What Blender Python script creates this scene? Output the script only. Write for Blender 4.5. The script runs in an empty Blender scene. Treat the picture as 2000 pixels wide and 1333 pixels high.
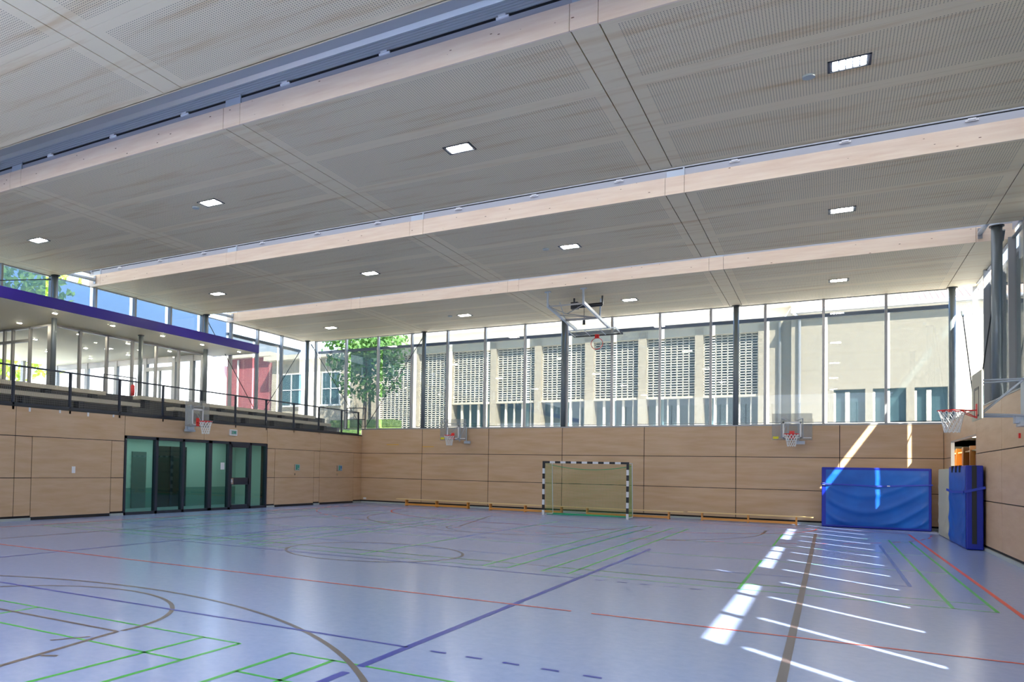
import bpy, math, random
from mathutils import Vector, Matrix
random.seed(7)
SC = bpy.context.scene
COL = SC.collection
R = math.radians
# ------------------------------------------------------------------ render look
SC.view_settings.view_transform = 'Standard'
SC.view_settings.look = 'None'
SC.view_settings.gamma = 1.0
SC.view_settings.use_curve_mapping = False
SC.view_settings.exposure = 0.9
cy = SC.cycles
cy.max_bounces = 10; cy.diffuse_bounces = 5; cy.glossy_bounces = 4
cy.transmission_bounces = 6; cy.transparent_max_bounces = 24
cy.caustics_reflective = False; cy.caustics_refractive = False
cy.sample_clamp_indirect = 6.0
cy.use_denoising = True

# ------------------------------------------------------------------ materials
def mat(name, col, rough=.6, metal=0.0, spec=.5):
    m = bpy.data.materials.new(name); m.use_nodes = True
    b = m.node_tree.nodes['Principled BSDF']
    b.inputs['Base Color'].default_value = (*col, 1)
    b.inputs['Roughness'].default_value = rough
    b.inputs['Metallic'].default_value = metal
    b.inputs['Specular IOR Level'].default_value = spec
    return m
def nodes(m): return m.node_tree.nodes, m.node_tree.links, m.node_tree.nodes['Principled BSDF']
def coords(m, scale=(1, 1, 1), which='Object'):
    N, L, b = nodes(m)
    tc = N.new('ShaderNodeTexCoord'); mp = N.new('ShaderNodeMapping')
    mp.inputs['Scale'].default_value = scale
    L.new(tc.outputs[which], mp.inputs['Vector'])
    return mp.outputs['Vector']
def noisy(m, c1, c2, scale=(1, 1, 1), nscale=2.0, detail=4, lo=.3, hi=.7, bump=0.0, rgh=.55):
    N, L, b = nodes(m)
    v = coords(m, scale)
    n = N.new('ShaderNodeTexNoise'); n.inputs['Scale'].default_value = nscale; n.inputs['Detail'].default_value = detail
    n.inputs['Roughness'].default_value = rgh
    L.new(v, n.inputs['Vector'])
    r = N.new('ShaderNodeValToRGB')
    r.color_ramp.elements[0].position = lo; r.color_ramp.elements[0].color = (*c1, 1)
    r.color_ramp.elements[1].position = hi; r.color_ramp.elements[1].color = (*c2, 1)
    L.new(n.outputs['Fac'], r.inputs['Fac']); L.new(r.outputs['Color'], b.inputs['Base Color'])
    if bump:
        bp = N.new('ShaderNodeBump'); bp.inputs['Strength'].default_value = bump; bp.inputs['Distance'].default_value = .02
        L.new(n.outputs['Fac'], bp.inputs['Height']); L.new(bp.outputs['Normal'], b.inputs['Normal'])
    return n, r
def mth(m, op, a, b=None, c=None):
    N, L, _ = nodes(m)
    n = N.new('ShaderNodeMath'); n.operation = op
    for i, x in enumerate((a, b, c)):
        if x is None: continue
        if isinstance(x, (int, float)): n.inputs[i].default_value = x
        else: L.new(x, n.inputs[i])
    return n.outputs[0]
def emis(name, col, s):
    m = bpy.data.materials.new(name); m.use_nodes = True
    N = m.node_tree.nodes; N.clear()
    e = N.new('ShaderNodeEmission'); o = N.new('ShaderNodeOutputMaterial')
    e.inputs[0].default_value = (*col, 1); e.inputs[1].default_value = s
    m.node_tree.links.new(e.outputs[0], o.inputs[0]); return m
def glass(name, tint=(.9, .95, .94), refl=1.0):
    m = bpy.data.materials.new(name); m.use_nodes = True
    N = m.node_tree.nodes; L = m.node_tree.links; N.clear()
    t = N.new('ShaderNodeBsdfTransparent'); t.inputs[0].default_value = (*tint, 1)
    g = N.new('ShaderNodeBsdfGlossy'); g.inputs['Roughness'].default_value = .02
    f = N.new('ShaderNodeLayerWeight'); f.inputs['Blend'].default_value = .5
    p = N.new('ShaderNodeMath'); p.operation = 'POWER'; p.inputs[1].default_value = 5; L.new(f.outputs['Facing'], p.inputs[0])
    k = N.new('ShaderNodeMath'); k.operation = 'MULTIPLY_ADD'; k.inputs[1].default_value = .6 * refl; k.inputs[2].default_value = .03 * refl
    x = N.new('ShaderNodeMixShader'); o = N.new('ShaderNodeOutputMaterial')
    L.new(p.outputs[0], k.inputs[0]); L.new(k.outputs[0], x.inputs[0])
    L.new(t.outputs[0], x.inputs[1]); L.new(g.outputs[0], x.inputs[2]); L.new(x.outputs[0], o.inputs[0])
    return m
def screen_mat(name, tr=(.66, .66, .64), haze=(.10, .17, .20), fac=.3):
    """woven sun screen: partly open, the yarn scatters the light"""
    m = bpy.data.materials.new(name); m.use_nodes = True
    N = m.node_tree.nodes; L = m.node_tree.links; N.clear()
    t = N.new('ShaderNodeBsdfTransparent'); t.inputs[0].default_value = (*tr, 1)
    d = N.new('ShaderNodeBsdfDiffuse'); d.inputs[0].default_value = (*haze, 1)
    l = N.new('ShaderNodeBsdfTranslucent'); l.inputs[0].default_value = (*haze, 1)
    a = N.new('ShaderNodeMixShader'); a.inputs[0].default_value = .5
    x = N.new('ShaderNodeMixShader'); x.inputs[0].default_value = fac; o = N.new('ShaderNodeOutputMaterial')
    L.new(d.outputs[0], a.inputs[1]); L.new(l.outputs[0], a.inputs[2])
    L.new(t.outputs[0], x.inputs[1]); L.new(a.outputs[0], x.inputs[2]); L.new(x.outputs[0], o.inputs[0])
    return m

M = {}
# wall plywood
for nm, c1, c2 in (('ply', (.56, .36, .195), (.65, .455, .285)),):
    m = mat('birch_plywood', c1, .45); noisy(m, c1, c2, (.35, .35, 2.6), 2.2, 6, .3, .72); M['ply'] = m
M['gap'] = mat('dark_joint', (.012, .01, .012), .8)
M['skirt'] = mat('grey_skirting', (.42, .46, .44), .5)
# floor
m = mat('sports_linoleum', (.36, .42, .6), .22)
n, r = noisy(m, (.255, .34, .60), (.315, .40, .665), (1, 1, 1), 9, 8, .25, .75, rgh=.7)
M['floor'] = m
# ceiling wood, smooth and perforated
def ceil_mat(name, holes):
    m = mat(name, (.45, .42, .34), .6)
    N, L, b = nodes(m)
    n, r = noisy(m, (.80, .665, .44), (.62, .40, .18), (.22, 2.4, 1), 1.6, 7, .52, .82, rgh=.6)
    if holes:
        v = coords(m, (1 / .042, 1 / .042, 1))
        s = N.new('ShaderNodeSeparateXYZ'); L.new(v, s.inputs[0])
        fx = mth(m, 'SUBTRACT', mth(m, 'FRACT', s.outputs[0]), .5)
        fy = mth(m, 'SUBTRACT', mth(m, 'FRACT', s.outputs[1]), .5)
        d = mth(m, 'ADD', mth(m, 'MULTIPLY', fx, fx), mth(m, 'MULTIPLY', fy, fy))
        h = mth(m, 'LESS_THAN', d, .04)
        mx = N.new('ShaderNodeMix'); mx.data_type = 'RGBA'
        L.new(h, mx.inputs['Factor']); L.new(r.outputs['Color'], mx.inputs['A'])
        mx.inputs['B'].default_value = (.10, .08, .06, 1)
        L.new(mx.outputs['Result'], b.inputs['Base Color'])
    return m
M['ceil'] = ceil_mat('ceiling_spruce_board', False)
M['perf'] = ceil_mat('ceiling_perforated_board', True)
# fascia glulam
m = mat('glulam_spruce', (.7, .52, .38), .55)
noisy(m, (.90, .73, .55), (.80, .60, .43), (.5, 1, 5), 2.5, 6, .35, .75); M['glulam'] = m
N, L, b = nodes(m)
v = coords(m, (2.2, 2.2, 6)); w = N.new('ShaderNodeTexVoronoi'); w.inputs['Scale'].default_value = 1.3
L.new(v, w.inputs['Vector']); k = mth(m, 'LESS_THAN', w.outputs['Distance'], .07)
mx = N.new('ShaderNodeMix'); mx.data_type = 'RGBA'; src = b.inputs['Base Color'].links[0].from_socket
L.new(k, mx.inputs['Factor']); L.new(src, mx.inputs['A']); mx.inputs['B'].default_value = (.25, .13, .07, 1)
L.new(mx.outputs['Result'], b.inputs['Base Color'])
M['alu'] = mat('grey_metal_profile', (.36, .36, .36), .4, .4)
M['steel'] = mat('column_steel_paint', (.19, .22, .23), .35, .3)
M['zinc'] = mat('roof_edge_grey', (.42, .43, .46), .5, .2)
M['rib'] = mat('ribbed_grey_steel', (.50, .53, .55), .4, .3)
M['cove'] = mat('dark_cove', (.52, .52, .50), .35, .3)
M['dark'] = mat('near_black_paint', (.015, .018, .022), .4)
M['frame'] = mat('door_frame_blue_black', (.02, .026, .042), .35)
M['sbox'] = mat('blue_grey_box', (.13, .17, .24), .4)
M['white'] = mat('white_plastic', (.8, .8, .8), .4)
M['cream'] = mat('cream_ceiling_paint', (.9, .82, .6), .6)
M['purple'] = mat('violet_blue_panel', (.018, .004, .22), .45)
M['beige'] = mat('bench_board_beige', (.62, .56, .42), .5)
M['blue'] = mat('blue_mat_vinyl', (.0, .09, .55), .45)
noisy(M['blue'], (.0, .075, .40), (.0, .11, .50), (1, 1, 1), 1.5, 3, .3, .7)
M['bluedk'] = mat('dark_blue_mat_vinyl', (.0, .014, .33), .4)
M['matbeige'] = mat('beige_mat_cloth', (.52, .49, .36), .8)
M['strap'] = mat('blue_webbing', (.02, .05, .45), .5)
M['black'] = mat('black_rubber', (.01, .01, .012), .5)
M['red'] = mat('red_enamel', (.75, .015, .01), .35)
M['whitep'] = mat('white_enamel', (.75, .75, .74), .35)
M['orange'] = mat('varnished_beech', (.72, .30, .045), .35)
M['benchtop'] = mat('pale_pine_top', (.88, .64, .28), .4)
M['net'] = mat('white_cord', (.8, .8, .75), .7)
M['gnet'] = mat('green_net_cord', (.16, .42, .10), .7)
M['gcord'] = mat('green_rope', (.02, .42, .2), .7)
M['acryl'] = screen_mat('worn_acrylic', (.86, .87, .86), (.6, .6, .58), .3)
M['glass'] = glass('window_glass', (.965, .975, .965), 1.0)
M['gglass'] = glass('green_glass', (.60, .82, .78), 1.4)
M['screen'] = screen_mat('sun_screen_mesh')
M['screen_r'] = screen_mat('sun_screen_mesh_dense', (.05, .06, .06), (.16, .2, .22), .6)
M['screen_l'] = screen_mat('sun_screen_mesh_light', (.50, .58, .68), (.16, .24, .32), .35)
M['conc'] = mat('grey_concrete', (.2, .2, .19), .8)
M['riser'] = mat('dark_grey_riser', (.075, .075, .07), .7)
M['plaster'] = mat('pale_plaster', (.62, .66, .62), .7)
M['teal'] = mat('teal_skirting_band', (.22, .35, .33), .6)
M['corfloor'] = mat('corridor_floor_grey', (.3, .36, .42), .3)
M['yellow'] = mat('yellow_label', (.8, .7, .0), .5)
M['ochre'] = mat('yellow_tape_mark', (.75, .42, .03), .6)
M['green_sign'] = mat('green_sign_ink', (.02, .3, .2), .5)
M['blue_sign'] = mat('blue_sign_ink', (.02, .12, .4), .5)
M['chrome'] = mat('brushed_steel', (.6, .6, .6), .25, 1)
M['mount'] = mat('light_grey_mount', (.5, .56, .62), .4, .2)
M['lens'] = emis('lamp_lens', (1, .97, .9), 75)
M['spot'] = emis('spot_lens', (1, .9, .68), 320)
M['roomfill'] = emis('room_fill_glow', (1, .85, .65), 9)  # added fill glow for the equipment room
M['corlamp'] = emis('corridor_lamp', (.9, 1, .95), 1.3)
M['opal'] = screen_mat('opal_skylight', (.0, .0, .0), (.42, .41, .40), .97)
# outside
M['render'] = mat('roughcast_render', (.66, .60, .48), .9); noisy(M['render'], (.36, .31, .235), (.56, .50, .40), (1, 1, 1), 7, 9, .3, .62, bump=.3, rgh=.8)
M['conc_w'] = mat('pale_concrete', (.66, .61, .5), .85)
M['lattice'] = mat('white_concrete_lattice', (.85, .8, .7), .8)
M['shade'] = mat('facade_shade_infill', (.045, .10, .12), .5)  # infill colour carries the teal shade of the facade recesses
M['eave'] = mat('eave_boards_grey', (.25, .25, .23), .7)
M['tile'] = mat('red_roof_tiles', (.6, .42, .33), .8); noisy(M['tile'], (.5, .34, .26), (.66, .48, .38), (3, 1, 1), 3, 3)
M['redwall'] = mat('red_render', (.36, .10, .11), .8)
M['pave'] = mat('pale_paving', (.6, .58, .53), .9)
M['lawn'] = mat('lawn_green', (.12, .22, .04), .9); noisy(M['lawn'], (.06, .13, .02), (.2, .3, .07), (1, 1, 1), 6, 5)
M['bark'] = mat('bark', (.16, .12, .08), .9)
def leafm(name, c):
    m = mat(name, c, .6); N, L, b = nodes(m)
    t = N.new('ShaderNodeBsdfTranslucent'); t.inputs[0].default_value = (c[0] * 1.4, c[1] * 1.4, c[2], 1)
    x = N.new('ShaderNodeMixShader'); x.inputs[0].default_value = .4
    o = [n for n in N if n.type == 'OUTPUT_MATERIAL'][0]
    L.new(b.outputs[0], x.inputs[1]); L.new(t.outputs[0], x.inputs[2]); L.new(x.outputs[0], o.inputs[0]); return m
M['leaf'] = leafm('leaf_green', (.06, .15, .025)); M['leaf2'] = leafm('leaf_yellow_green', (.3, .42, .05))

# ------------------------------------------------------------------ mesh builder
class MB:
    def __init__(s): s.v = []; s.f = []; s.m = []; s.mats = []; s.smooth = False
    def _mi(s, m):
        if m is None: return 0
        if m not in s.mats: s.mats.append(m)
        return s.mats.index(m)
    def quad(s, a, b, c, d, m=None):
        i = len(s.v); s.v += [a, b, c, d]; s.f.append((i, i + 1, i + 2, i + 3)); s.m.append(s._mi(m)); return s
    def box(s, x0, x1, y0, y1, z0, z1, m=None):
        if x0 > x1: x0, x1 = x1, x0
        if y0 > y1: y0, y1 = y1, y0
        if z0 > z1: z0, z1 = z1, z0
        i = len(s.v); k = s._mi(m)
        s.v += [(x0, y0, z0), (x1, y0, z0), (x1, y1, z0), (x0, y1, z0), (x0, y0, z1), (x1, y0, z1), (x1, y1, z1), (x0, y1, z1)]
        for f in ((0, 3, 2, 1), (4, 5, 6, 7), (0, 1, 5, 4), (1, 2, 6, 5), (2, 3, 7, 6), (3, 0, 4, 7)):
            s.f.append(tuple(i + j for j in f)); s.m.append(k)
        return s
    def tube(s, a, b, r, n=8, m=None, r2=None):
        a = Vector(a); b = Vector(b); d = b - a
        if d.length < 1e-6: return s
        d.normalize(); u = d.orthogonal().normalized(); w = d.cross(u)
        r2 = r if r2 is None else r2
        i = len(s.v); k = s._mi(m)
        off = math.pi / 4 if n == 4 else 0
        for p, rr in ((a, r), (b, r2)):
            for j in range(n):
                t = 2 * math.pi * j / n + off; s.v.append(tuple(p + u * rr * math.cos(t) + w * rr * math.sin(t)))
        for j in range(n):
            s.f.append((i + j, i + (j + 1) % n, i + n + (j + 1) % n, i + n + j)); s.m.append(k)
        s.f.append(tuple(i + j for j in range(n))[::-1]); s.m.append(k)
        s.f.append(tuple(i + n + j for j in range(n))); s.m.append(k)
        return s
    def bar(s, a, b, w, h, m=None, up=(0, 0, 1)):
        """rectangular bar from a to b, w sideways, h along up"""
        a = Vector(a); b = Vector(b); d = (b - a).normalized(); up = Vector(up)
        sd = d.cross(up)
        if sd.length < 1e-4: sd = d.cross(Vector((0, 1, 0)))
        sd.normalize(); u = sd.cross(d).normalized(); i = len(s.v); k = s._mi(m)
        for p in (a, b):
            for q in ((-1, -1), (1, -1), (1, 1), (-1, 1)): s.v.append(tuple(p + sd * q[0] * w / 2 + u * q[1] * h / 2))
        for f in ((0, 1, 2, 3), (7, 6, 5, 4), (0, 4, 5, 1), (1, 5, 6, 2), (2, 6, 7, 3), (3, 7, 4, 0)):
            s.f.append(tuple(i + j for j in f)); s.m.append(k)
        return s
    def torus(s, c, R_, r, ax='z', n=32, q=8, m=None):
        i = len(s.v); k = s._mi(m)
        for a in range(n):
            t = 2 * math.pi * a / n
            for b in range(q):
                p = 2 * math.pi * b / q; rr = R_ + r * math.cos(p); h = r * math.sin(p)
                if ax == 'z': s.v.append((c[0] + rr * math.cos(t), c[1] + rr * math.sin(t), c[2] + h))
                else: s.v.append((c[0] + rr * math.cos(t), c[1] + h, c[2] + rr * math.sin(t)))
        for a in range(n):
            for b in range(q):
                s.f.append((i + a * q + b, i + ((a + 1) % n) * q + b, i + ((a + 1) % n) * q + (b + 1) % q, i + a * q + (b + 1) % q)); s.m.append(k)
        return s
    def build(s, name, m, parent=None, local=False, smooth=False):
        me = bpy.data.meshes.new(name)
        v = s.v
        if parent is not None and not local:
            l = WL.get(parent, Vector((0, 0, 0))); v = [(p[0] - l[0], p[1] - l[1], p[2] - l[2]) for p in v]
        me.from_pydata(v, [], s.f); me.update()
        if s.mats:
            for x in s.mats: me.materials.append(x)
            me.polygons.foreach_set('material_index', s.m)
        else: me.materials.append(m)
        if smooth: me.polygons.foreach_set('use_smooth', [len(f) <= 4 for f in s.f])
        o = bpy.data.objects.new(name, me); COL.objects.link(o)
        if parent is not None:
            o.parent = parent; WL[o] = WL.get(parent, Vector((0, 0, 0)))
        else: WL[o] = Vector((0, 0, 0))
        return o
WL = {}
def thing(name, label, cat, loc=(0, 0, 0), group=None):
    o = bpy.data.objects.new(name, None); COL.objects.link(o); o.location = loc; WL[o] = Vector(loc)
    o['label'] = label; o['category'] = cat
    if group: o['group'] = group
    return o
def tag(o, label, cat, group=None, kind=None):
    o['label'] = label; o['category'] = cat
    if group: o['group'] = group
    if kind: o['kind'] = kind
    return o
def recenter(o):
    """origin of a one-mesh thing to its base centre"""
    me = o.data; xs = [v.co for v in me.vertices]
    c = Vector(((min(p.x for p in xs) + max(p.x for p in xs)) / 2, (min(p.y for p in xs) + max(p.y for p in xs)) / 2, min(p.z for p in xs)))
    me.transform(Matrix.Translation(-c)); o.location = c; WL[o] = c.copy(); return o
def struct(o): o['kind'] = 'structure'; return o
def sempty(name):
    o = bpy.data.objects.new(name, None); COL.objects.link(o); o['kind'] = 'structure'; WL[o] = Vector((0, 0, 0)); return o

# ------------------------------------------------------------------ dimensions
XR = 22.12; YB = 32.62; YF = -12.7
ZT = 3.52; ZL = 3.2; ZC = 8.05
F = [3.40, 11.13, 18.93, 26.66]                      # front edges of the ceiling bays
RE = [9.56, 17.30, 24.95, 32.9]                      # rear edges
F = [-4.4] + F; RE = [1.75] + RE
XL0, XR0 = -3.6, 23.0
BEAMS = [(-3.6, -3.0), (2.87, 3.27), (9.35, 9.75), (15.81, 16.21), (22.22, 23.0)]

# ------------------------------------------------------------------ floor
struct(MB().box(-.3, 28, YF, 33.2, -.25, 0).build('floor', M['floor']))
fl = bpy.data.objects['floor']
lm = {'red': mat('line_red', (.75, .05, .01), .35), 'green': mat('line_green', (.01, .46, .02), .32),
      'blue': mat('line_blue', (.01, .03, .38), .35), 'brown': mat('line_dark_brown', (.10, .07, .07), .3),
      'teal': mat('line_pale_green', (.12, .5, .3), .35), 'mid': mat('line_azure', (.01, .09, .45), .35)}
LZ = [.0012]
def line(mb, x0, y0, x1, y1, w=.05):
    d = Vector((x1 - x0, y1 - y0, 0)).normalized(); n = Vector((-d.y, d.x, 0)) * w / 2
    z = LZ[0]
    a = Vector((x0, y0, z)); b = Vector((x1, y1, z)); mb.quad(tuple(a - n), tuple(b - n), tuple(b + n), tuple(a + n))
def arc(mb, cx, cy_, r, a0, a1, w=.05, n=64, dash=None):
    z = LZ[0]; st = (a1 - a0) / n
    for i in range(n):
        if dash and (i // dash) % 2: continue
        t0 = R(a0 + st * i); t1 = R(a0 + st * (i + 1))
        p = [(cx + (r + s * w / 2) * math.cos(t), cy_ + (r + s * w / 2) * math.sin(t), z) for t, s in ((t0, 1), (t1, 1), (t1, -1), (t0, -1))]
        mb.quad(p[3], p[2], p[1], p[0])
def court(name, key, fn):
    mb = MB(); fn(mb); LZ[0] += .0004
    return mb.build(name, lm[key], fl)
CX = 11.24
def c_green(mb):
    for x0, x1 in ((1.75, 7.65), (8.3, 14.26), (14.86, 20.77)):
        for x in (x0, x0 + .45, x1 - .45, x1):
            line(mb, x, 13.16, x, 26.4, .045)
            line(mb, x, -7.4, x, 5.85, .045)
        xc = (x0 + x1) / 2
        line(mb, xc, 13.16, xc, 17.9, .045); line(mb, xc, 21.75, xc, 26.4, .045)
        line(mb, xc, 1.1, xc, 5.85, .045)
        for y in (13.18, 13.88, 17.93, 21.75, 25.65, 26.4, 5.84, 5.05, 1.1, -2.8, -7.4): line(mb, x0, y, x1, y, .04)
court('green_court_line', 'green', c_green)
def c_azure(mb):
    line(mb, 2.45, 15.36, 20.03, 15.36, .04); line(mb, 2.45, 24.17, 20.03, 24.17, .04)
    line(mb, 20.02, 15.36, 20.02, 24.17, .06); line(mb, 2.45, 15.36, 2.45, 24.17, .06)
    line(mb, 11.24, 17.95, 11.24, 24.17, .05)
    line(mb, 14.21, 15.36, 14.21, 24.17, .04); line(mb, 8.27, 15.36, 8.27, 24.17, .04)
court('azure_court_line', 'mid', c_azure)
def c_brown(mb):
    line(mb, 4.0, -.1, 4.0, 27.55, .05); line(mb, 18.62, -.1, 18.62, 27.55, .075)
    line(mb, 4.0, 27.55, 18.62, 27.55, .05); line(mb, 4.0, 13.92, 18.62, 13.92, .04)
    arc(mb, 11.2, 13.9, 1.78, 0, 360, .06, 96)
    arc(mb, 11.2, 26.0, 6.12, 180, 360, .05, 96)
    line(mb, 5.08, 26, 5.08, 27.55); line(mb, 17.33, 26, 17.33, 27.55, .07)
    arc(mb, CX - .05, 21.75, 1.72, 180, 360, .05, 48); line(mb, 9.5, 21.75, 12.95, 21.75, .04)
    line(mb, 9.72, 21.75, 8.5, 27.55); line(mb, 12.9, 21.75, 14.2, 27.55)
    arc(mb, 11.25, 1.63, 5.97, 0, 180, .06, 120)
    arc(mb, 11.2, 5.55, 1.78, 0, 180, .055, 64); line(mb, 9.45, 5.5, 12.95, 5.5, .05)
    line(mb, 12.97, 5.5, 13.75, 1.0, .055); line(mb, 9.45, 5.5, 8.65, 1.0, .055)
    line(mb, 12.78, 4.84, 12.94, 5.18, .04); line(mb, 13.2, 4.42, 13.32, 4.5, .06)
court('brown_court_line', 'brown', c_brown)
def c_blue(mb):
    line(mb, 15.6, 5.0, 15.6, 5.58, .075); line(mb, 15.6, 5.8, 15.6, 18.7, .075); line(mb, 6.87, 2, 6.87, 18.7, .05)
    for y in (6.7, 12.71, 18.7):
        line(mb, 6.87, y, 15.6, y, .05)
        if y < 18:
            for x in (15.84, 16.19, 16.53, 16.88, 17.23): line(mb, x, y, x + .15, y, .05)
            for x in (6.63, 6.28, 5.94, 5.59, 5.24): line(mb, x - .15, y, x, y, .05)
    line(mb, 11.1, 9.663, 11.4, 9.663, .052)
court('blue_court_line', 'blue', c_blue)
def c_red(mb):
    line(mb, 1.5, 9.66, 16.32, 9.66, .05); line(mb, 16.56, 9.66, 21, 9.66, .05)
    line(mb, 20.98, -10, 20.98, 29.6, .06); line(mb, 1.5, -10, 1.5, 29.9, .05)
    line(mb, 1.5, 29.88, 9.7, 29.88, .05); line(mb, 12.8, 29.88, 20.98, 29.88, .05)
    for xc, a0, a1 in ((9.74, 180, 270), (12.76, 270, 360)):
        arc(mb, xc, 29.88, 5.85, a0, a1, .05, 48); arc(mb, xc, 29.88, 8.75, a0, a1, .045, 60, 2)
    line(mb, 9.74, 24.03, 12.76, 24.03, .05)
    for i in range(5): line(mb, 9.74 + i * .62, 21.13, 10.04 + i * .62, 21.13, .045)
court('red_court_line', 'red', c_red)
# ------------------------------------------------------------------ walls with panels
def panel_wall(name, plane, at, segs, m, thick=.02, gap=.022, core=None, n=1):
    """segs: list of (u0,u1,z0,z1) panels; plane 'x' wall at x=at with normal n, 'y' wall at y=at"""
    mb = MB(); g = gap / 2
    for u0, u1, z0, z1 in segs:
        if plane == 'x': mb.box(at - thick * n, at, u0 + g, u1 - g, z0 + g, z1 - g, M['ply'])
        else: mb.box(u0 + g, u1 - g, at, at + thick, z0 + g, z1 - g, M['ply'])
    for c in core or []: mb.box(*c, M['gap'])
    return struct(mb.build(name, m))
S2, S1 = 1.197, 2.373
# back wall
xs = [-.02, 3.21, 6.42, 9.63, 12.84, 16.05, 19.26, XR]
segs = []
for a, b in zip(xs, xs[1:]):
    for z0, z1 in ((.12, S2), (S2, S1), (S1, ZT)): segs.append((a, b, z0, z1))
panel_wall('wall_back', 'y', YB, segs, M['ply'], core=[(-.02, XR + .08, YB + .021, 33.0, 0, ZT - .01)])
# left wall: door and panel rhythm
ys = [YF, -9, -5.2, -1.4, 2.4, 6, 9.6, 13.5]
segs = []
for a, b in zip(ys, ys[1:]):
    for z0, z1 in ((.12, S2), (S2, S1), (S1, ZL)): segs.append((a, b, z0, z1))
DL = [('a', 14.05, 16.97), ('b', 25.60, 28.48), ('c', 28.94, 31.88)]
for a, b in ((13.5, 17.5),): segs.append((a, b, S1, ZL))
segs += [(17.5, 21.28, 2.55, ZL), (21.28, 25.06, 2.55, ZL), (25.06, 28.96, S1, ZL), (28.96, YB, S1, ZL)]
for a, b in ((13.5, 14.05), (16.97, 17.5), (25.06, 25.60), (28.48, 28.94), (31.88, YB)):
    for z0, z1 in ((.12, S2), (S2, S1)): segs.append((a, b, z0, z1))
panel_wall('wall_left', 'x', 0, segs, M['ply'], n=1, core=[
    (-.3, -.021, YF, 17.5, .0, ZL - .01), (-.3, -.021, 25.06, YB + .3, 0, ZL - .01), (-.3, -.021, 17.5, 25.06, 2.56, ZL - .01)])
# right wall with doorway Y 25.95..30.87, z 2.87
segs = []
yr = [YF, -9, -5, -1, 3, 7, 11, 15, 19, 22.4, 25.95]
for a, b in zip(yr, yr[1:]):
    for z0, z1 in ((.12, S2), (S2, S1), (S1, ZT)): segs.append((a, b, z0, z1))
segs += [(25.95, 30.87, 2.87, ZT)]
for z0, z1 in ((.12, S2), (S2, S1), (S1, ZT)): segs.append((30.87, YB, z0, z1))
panel_wall('wall_right', 'x', XR + .02, segs, M['ply'], n=1, core=[
    (XR + .022, XR + .3, YF, 25.95, 0, ZT - .01), (XR + .022, XR + .08, 25.95, 30.87, 2.88, ZT - .01), (XR + .022, XR + .08, 30.87, 33.0, 0, ZT - .01)])
struct(MB().box(XR, XR + .09, 25.93, 25.96, 0, 2.87).box(XR, XR + .09, 30.86, 30.89, 0, 2.87).box(XR, XR + .09, 25.93, 30.89, 2.85, 2.88).build('trim_1', M['alu']))
struct(MB().box(0, XR, YB - .035, YB + .02, 0, .07).build('baseboard_back', M['skirt']))
struct(MB().box(XR - .035, XR + .02, YF, 25.95, 0, .07).box(XR - .035, XR + .02, 30.87, YB, 0, .07).build('baseboard_right', M['skirt']))
mb = MB()
for a, b in ((YF, 14.05), (16.97, 17.5), (25.06, 25.6), (28.48, 28.94), (31.88, YB)): mb.box(-.02, .03, a, b, 0, .07)
struct(mb.build('baseboard_left', M['skirt']))
# coping along the wall tops
struct(MB().box(-.02, XR + .3, YB - .01, 33.05, ZT - .01, ZT + .03).build('trim_2', M['alu']))
struct(MB().box(XR - .01, 23.1, YF, YB, ZT - .01, ZT + .02).build('trim_3', M['alu']))
struct(MB().box(-.3, .015, YF, YB, ZL - .01, ZL + .04).build('trim_4', M['dark']))
# flush equipment doors in the left wall
for k, (nm, a, b) in enumerate(DL):
    d = sempty('door_%d' % (k + 2))
    mb = MB()
    mb.box(-.02, .004, a + .012, b - .012, .09, S2 - .007, M['ply']).box(-.02, .004, a + .012, b - .012, S2 + .007, S1 - .007, M['ply'])
    mb.build('leaf', M['ply'], d)
    MB().box(-.03, -.005, a + .02, b - .02, 0, .085).build('floor_gap', M['black'], d)
    yc = (a + b) / 2
    MB().box(.004, .02, yc - .06, yc + .06, 1.34 if k == 0 else 1.5, 1.54 if k == 0 else 1.75).build('handle_plate', M['white'] if k == 0 else M['chrome'], d)
    if k: MB().box(.004, .012, yc - .05, yc + .03, 1.3, 1.38).build('keyhole_plate', M['chrome'], d)
# pictogram signs beside the equipment doors
for yc, pic, lab in ((27.2, 'green_sign', 'small square safety sign with green and blue picture on left panel door'),
                     (30.65, 'blue_sign', 'small square safety sign with dark blue figure on door nearest the corner')):
    s = thing('door_sign', lab, 'sign', (.02, yc, 1.5), 'pictogram signs on the equipment doors')
    MB().box(.02, .028, yc - .17, yc + .17, 1.5, 1.77).build('plate', M['skirt'], s)
    mb = MB(); mb.box(.028, .031, yc - .12, yc - .01, 1.53, 1.74, M['green_sign']); mb.box(.028, .031, yc + .02, yc + .12, 1.6, 1.73, M[pic])
    mb.box(.028, .031, yc + .03, yc + .1, 1.53, 1.57, M[pic]); mb.build('pictogram', M[pic], s)
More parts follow.
